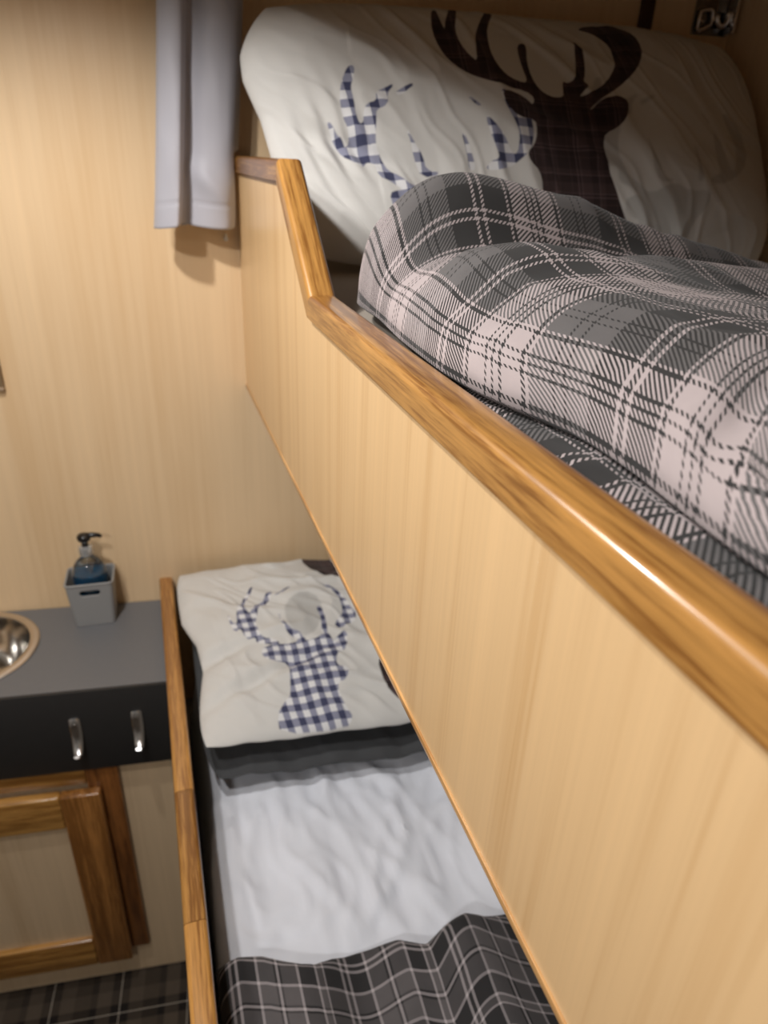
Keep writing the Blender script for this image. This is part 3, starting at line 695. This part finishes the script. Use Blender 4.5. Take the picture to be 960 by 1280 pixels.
# the two chrome hooks on the fascia
def hook_mesh():
    V, F = [], []
    path = [(0, .000, .038), (0, .0015, .036), (0, .002, .02), (0, .0025, .004), (0, .005, -.012), (0, .012, -.026), (0, .020, -.033), (0, .026, -.033), (0, .029, -.028)]
    wid = [.0085, .0095, .010, .0098, .0092, .0085, .0078, .007, .005]
    P = [Vector(p) for p in path]; V = []
    for i, p_ in enumerate(P):
        t = (P[min(len(P) - 1, i + 1)] - P[max(0, i - 1)]).normalized(); nr = Vector((1, 0, 0)).cross(t).normalized(); th = .0028
        w = wid[i]
        for a in range(10):
            g = 2 * math.pi * a / 10; V.append(p_ + Vector((1, 0, 0)) * (w * math.cos(g)) + nr * (th * math.sin(g)))
    V = [(v.x, -v.y - .002, v.z) for v in V]
    n = 10; F = [(i * n + k, i * n + (k + 1) % n, (i + 1) * n + (k + 1) % n, (i + 1) * n + k) for i in range(len(P) - 1) for k in range(n)]
    F += [tuple(range(n))[::-1], tuple(range((len(P) - 1) * n, len(P) * n))]
    return V, F
HV, HF = hook_mesh()
for i, (x, z, lab) in enumerate(((-.374, .765, 'chrome coat hook on the charcoal fascia, farther from the bunk rail'), (-.266, .768, 'chrome coat hook on the charcoal fascia, close to the oak bunk rail'))):
    y = -.2851 + T * x
    if i == 0:
        hk = empty('coat_hook', (x, y, z), lab, 'hook', TH, 'coat hooks on the charcoal fascia')
        pl = mesh('hook_plate', HV, HF, M_chrome, hk, local=True, smooth=True, sharp=60)
        sc = lathe('screw_head', [(0, .0), (.0035, .0), (.0038, .0012), (0, .002)], M_steel, hk, (0, 0, 0), 16, local=True)
        sc.rotation_euler = (math.pi / 2, 0, 0); sc.location = (0, -.0062, .025)
    else:
        h2 = hk.copy(); COL.objects.link(h2); h2.location = (x, y, z); h2['label'] = lab
        for ch in list(hk.children):
            c = ch.copy(); COL.objects.link(c); c.parent = h2

# ------------------------------------------------------------------ caddy and soap bottle
CC = (-.3345, -.0085)
cd = empty('storage_caddy', (CC[0], CC[1], zt_), 'small grey plastic caddy with a slot handle standing on the worktop', 'caddy', -.04)
def rrect(hw, hd, r, per):
    """points of a rounded rectangle, finely spaced along the sides"""
    pts = []
    def side(a, b, n):
        for i in range(n): pts.append((a[0] + (b[0] - a[0]) * i / n, a[1] + (b[1] - a[1]) * i / n))
    def arc(cx, cy, a0):
        for i in range(6):
            a = a0 + math.pi / 2 * i / 6; pts.append((cx + r * math.cos(a), cy + r * math.sin(a)))
    side((-hw + r, -hd), (hw - r, -hd), per); arc(hw - r, -hd + r, -math.pi / 2)
    side((hw, -hd + r), (hw, hd - r), per); arc(hw - r, hd - r, 0)
    side((hw - r, hd), (-hw + r, hd), per); arc(-hw + r, hd - r, math.pi / 2)
    side((-hw, hd - r), (-hw, -hd + r), per); arc(-hw + r, -hd + r, math.pi)
    return pts
H = .1; nz = 64; per = 48
V = []
for j in range(nz + 1):
    g = j / nz; V += [(x, y, .001 + H * g) for x, y in rrect(.0385 + .0065 * g, .0315 + .006 * g, .008, per)]
n = len(V) // (nz + 1); F = []
for j in range(nz):
    for i in range(n):
        k_ = (i + 1) % n; q = [j * n + i, j * n + k_, (j + 1) * n + k_, (j + 1) * n + i]
        c = sum((Vector(V[a]) for a in q), Vector()) / 4
        if abs(abs(c.y) - .036) < .004 and abs(c.x) < .030:
            dx = max(0, abs(c.x) - .0125); dz = c.z - .0805
            if math.hypot(dx, dz) < .0068: continue
        F.append(q)
F.append(tuple(range(n)))
o = mesh('caddy_tub', V, F, M_greyplastic, cd, local=True, smooth=True, sharp=50)
md = o.modifiers.new('wall', 'SOLIDIFY'); md.thickness = .0025; md.offset = -1
lipv, lipf = tube([(x, y, .1005) for x, y in rrect(.0445, .037, .008, 10)], .0022, 8, True)
mesh('caddy_rim', lipv, lipf, M_greyplastic, cd, local=True, smooth=True)
bo = empty('soap_bottle', (-.3335, -.010, zt_ + .004), 'clear pump bottle of blue hand soap standing inside the grey caddy', 'soap bottle')
b0 = (-.3335, -.010, zt_ + .005)
lathe('bottle_body', [(0, 0), (.029, 0), (.032, .004), (.0325, .02), (.0335, .098), (.032, .112), (.027, .126), (.018, .137), (.0125, .142), (.0120, .150), (.0, .150)], M_clear, bo, b0, 40, sy=.86)
lathe('liquid_soap', [(0, .002), (.028, .002), (.0305, .006), (.031, .02), (.032, .098), (.0312, .106), (.0, .1065)], M_soap, bo, b0, 40, sy=.86)
lathe('collar', [(.0, .146), (.0128, .146), (.0134, .148), (.0134, .160), (.0125, .164), (.0070, .166), (0, .166)], M_collar, bo, b0, 32)
pb = (b0[0], b0[1], b0[2] + .160)
lathe('pump', [(0.0, .004), (.0066, .004), (.0062, .012), (.0075, .016), (.0115, .0185), (.0130, .022), (.0130, .0265), (.0110, .030), (.006, .032), (0, .0323)], M_blackplastic, bo, pb, 28)
tv, tf = tube([(pb[0], pb[1], pb[2] + .026), (pb[0] + .014, pb[1] - .001, pb[2] + .0285), (pb[0] + .026, pb[1] - .002, pb[2] + .0275), (pb[0] + .033, pb[1] - .0025, pb[2] + .0235)], [.0062, .0056, .0044, .0030], 12)
mesh('spout', tv, tf, M_blackplastic, bo, smooth=True)

# ------------------------------------------------------------------ small fittings on the back wall
br = empty('chrome_bracket', (.824, yw(.824), 1.955), 'chrome bracket on the back wall above the upper pillow', 'bracket', TH)
bm_obj('back_plate', box_bm((-.033, -.003, .0), (.036, -.0003, .105), .001), M_darkplate, br, local=True)
bm_obj('side_flange', box_bm((.029, -.03, .0), (.033, -.0035, .105), .001), M_chrome, br, local=True)
lp = [(x, -.012, z) for x, z in [(-.028, .006), (-.024, .004), (-.012, .010), (-.004, .014), (-.002, .022), (-.004, .032), (-.009, .036), (-.022, .034), (-.027, .032), (-.0285, .02)]]
tv, tf = tube(lp, .0028, 10, True); mesh('square_loop', tv, tf, M_chrome2, br, local=True, smooth=True)
hp = [(.006 , -.0035, .028)] + [(.016 + .0105 * math.cos(a), -.013, .026 + .0135 * math.sin(a)) for a in np.linspace(math.radians(170), math.radians(400), 16)]
tv, tf = tube(hp, [.003] + [.0042] * 15 + [.0025], 12); mesh('hook', tv, tf, M_chrome2, br, local=True, smooth=True)
tv, tf = tube([(-.02, -.0025, .018), (-.02, -.0125, .018), (-.0285, -.0125, .019)], .002, 8); mesh('loop_post', tv, tf, M_chrome, br, local=True, smooth=True)

ck = empty('curtain_clip', (-.0215, yw(-.0215), 1.603), 'tiny pale peg on the back wall just below the curtain', 'peg', TH)
lathe('peg_base', [(0, 0), (.004, 0), (.0042, .0015), (.003, .0025), (0, .0025)], M_ceiling, ck, (0, 0, 0), 16, local=True).rotation_euler = (math.pi / 2, 0, 0)
tv, tf = tube([(0, -.002, 0), (0, -.010, .001), (0, -.014, .006), (0, -.015, .010)], [.0022, .002, .0018, .001], 10); mesh('peg_tip', tv, tf, M_ceiling, ck, local=True, smooth=True)

bx = empty('wall_board', (-.55, yw(-.55), 1.34), 'brown grey rectangular board with a pale lower lip on the left wall edge', 'board', TH)
bm_obj('board_face', box_bm((-.15, -.010, .006), (.1245, -.0005, .32), .001), M_board, bx, local=True)
bm_obj('lower_lip', box_bm((-.15, -.012, .0), (.1245, -.0005, .0058), .001), plain('pale_lip', lin(168, 146, 122), .5), bx, local=True)

# ------------------------------------------------------------------ camera
cam = bpy.data.cameras.new('camera'); co = bpy.data.objects.new('camera', cam); COL.objects.link(co)
R = [[0.9504978584039011, 0.10659319373824072, -0.29187619330510584], [-0.30839860703841615, 0.43848763364105103, -0.8441675747863312], [0.03800158347177357, 0.8923936834113929, 0.44965474918106285]]
M4 = Matrix([R[0] + [-.1678647], R[1] + [-1.331564], R[2] + [1.7374265], [0, 0, 0, 1]])
co.matrix_world = M4
cam.sensor_fit = 'VERTICAL'; cam.sensor_height = 36; cam.sensor_width = 27; cam.lens = 873.6 / 1280 * 36
cam.clip_start = .01
cam.dof.use_dof = True; cam.dof.focus_distance = .52; cam.dof.aperture_fstop = FSTOP
SC.camera = co

# ------------------------------------------------------------------ light: small ceiling lamps over the aisle
def lamp(x, y, z, watts, rad, cone=None, blend=.3, col=(1., .975, .945)):
    l = bpy.data.lights.new('ceiling_lamp', 'SPOT' if cone else 'POINT'); l.energy = watts; l.color = col; l.shadow_soft_size = rad
    if cone: l.spot_size = math.radians(cone); l.spot_blend = blend
    o = bpy.data.objects.new('ceiling_lamp', l); COL.objects.link(o); o.location = (x, y, z)
    return o
for a in LAMPS: lamp(*a)
w = bpy.data.worlds.new('room_air'); SC.world = w; w.use_nodes = True
w.node_tree.nodes['Background'].inputs[0].default_value = (.05, .045, .04, 1); w.node_tree.nodes['Background'].inputs[1].default_value = .3
vs = SC.view_settings
vs.view_transform = 'Standard'; vs.look = 'None'; vs.gamma = 1; vs.use_curve_mapping = False; vs.exposure = EXPO
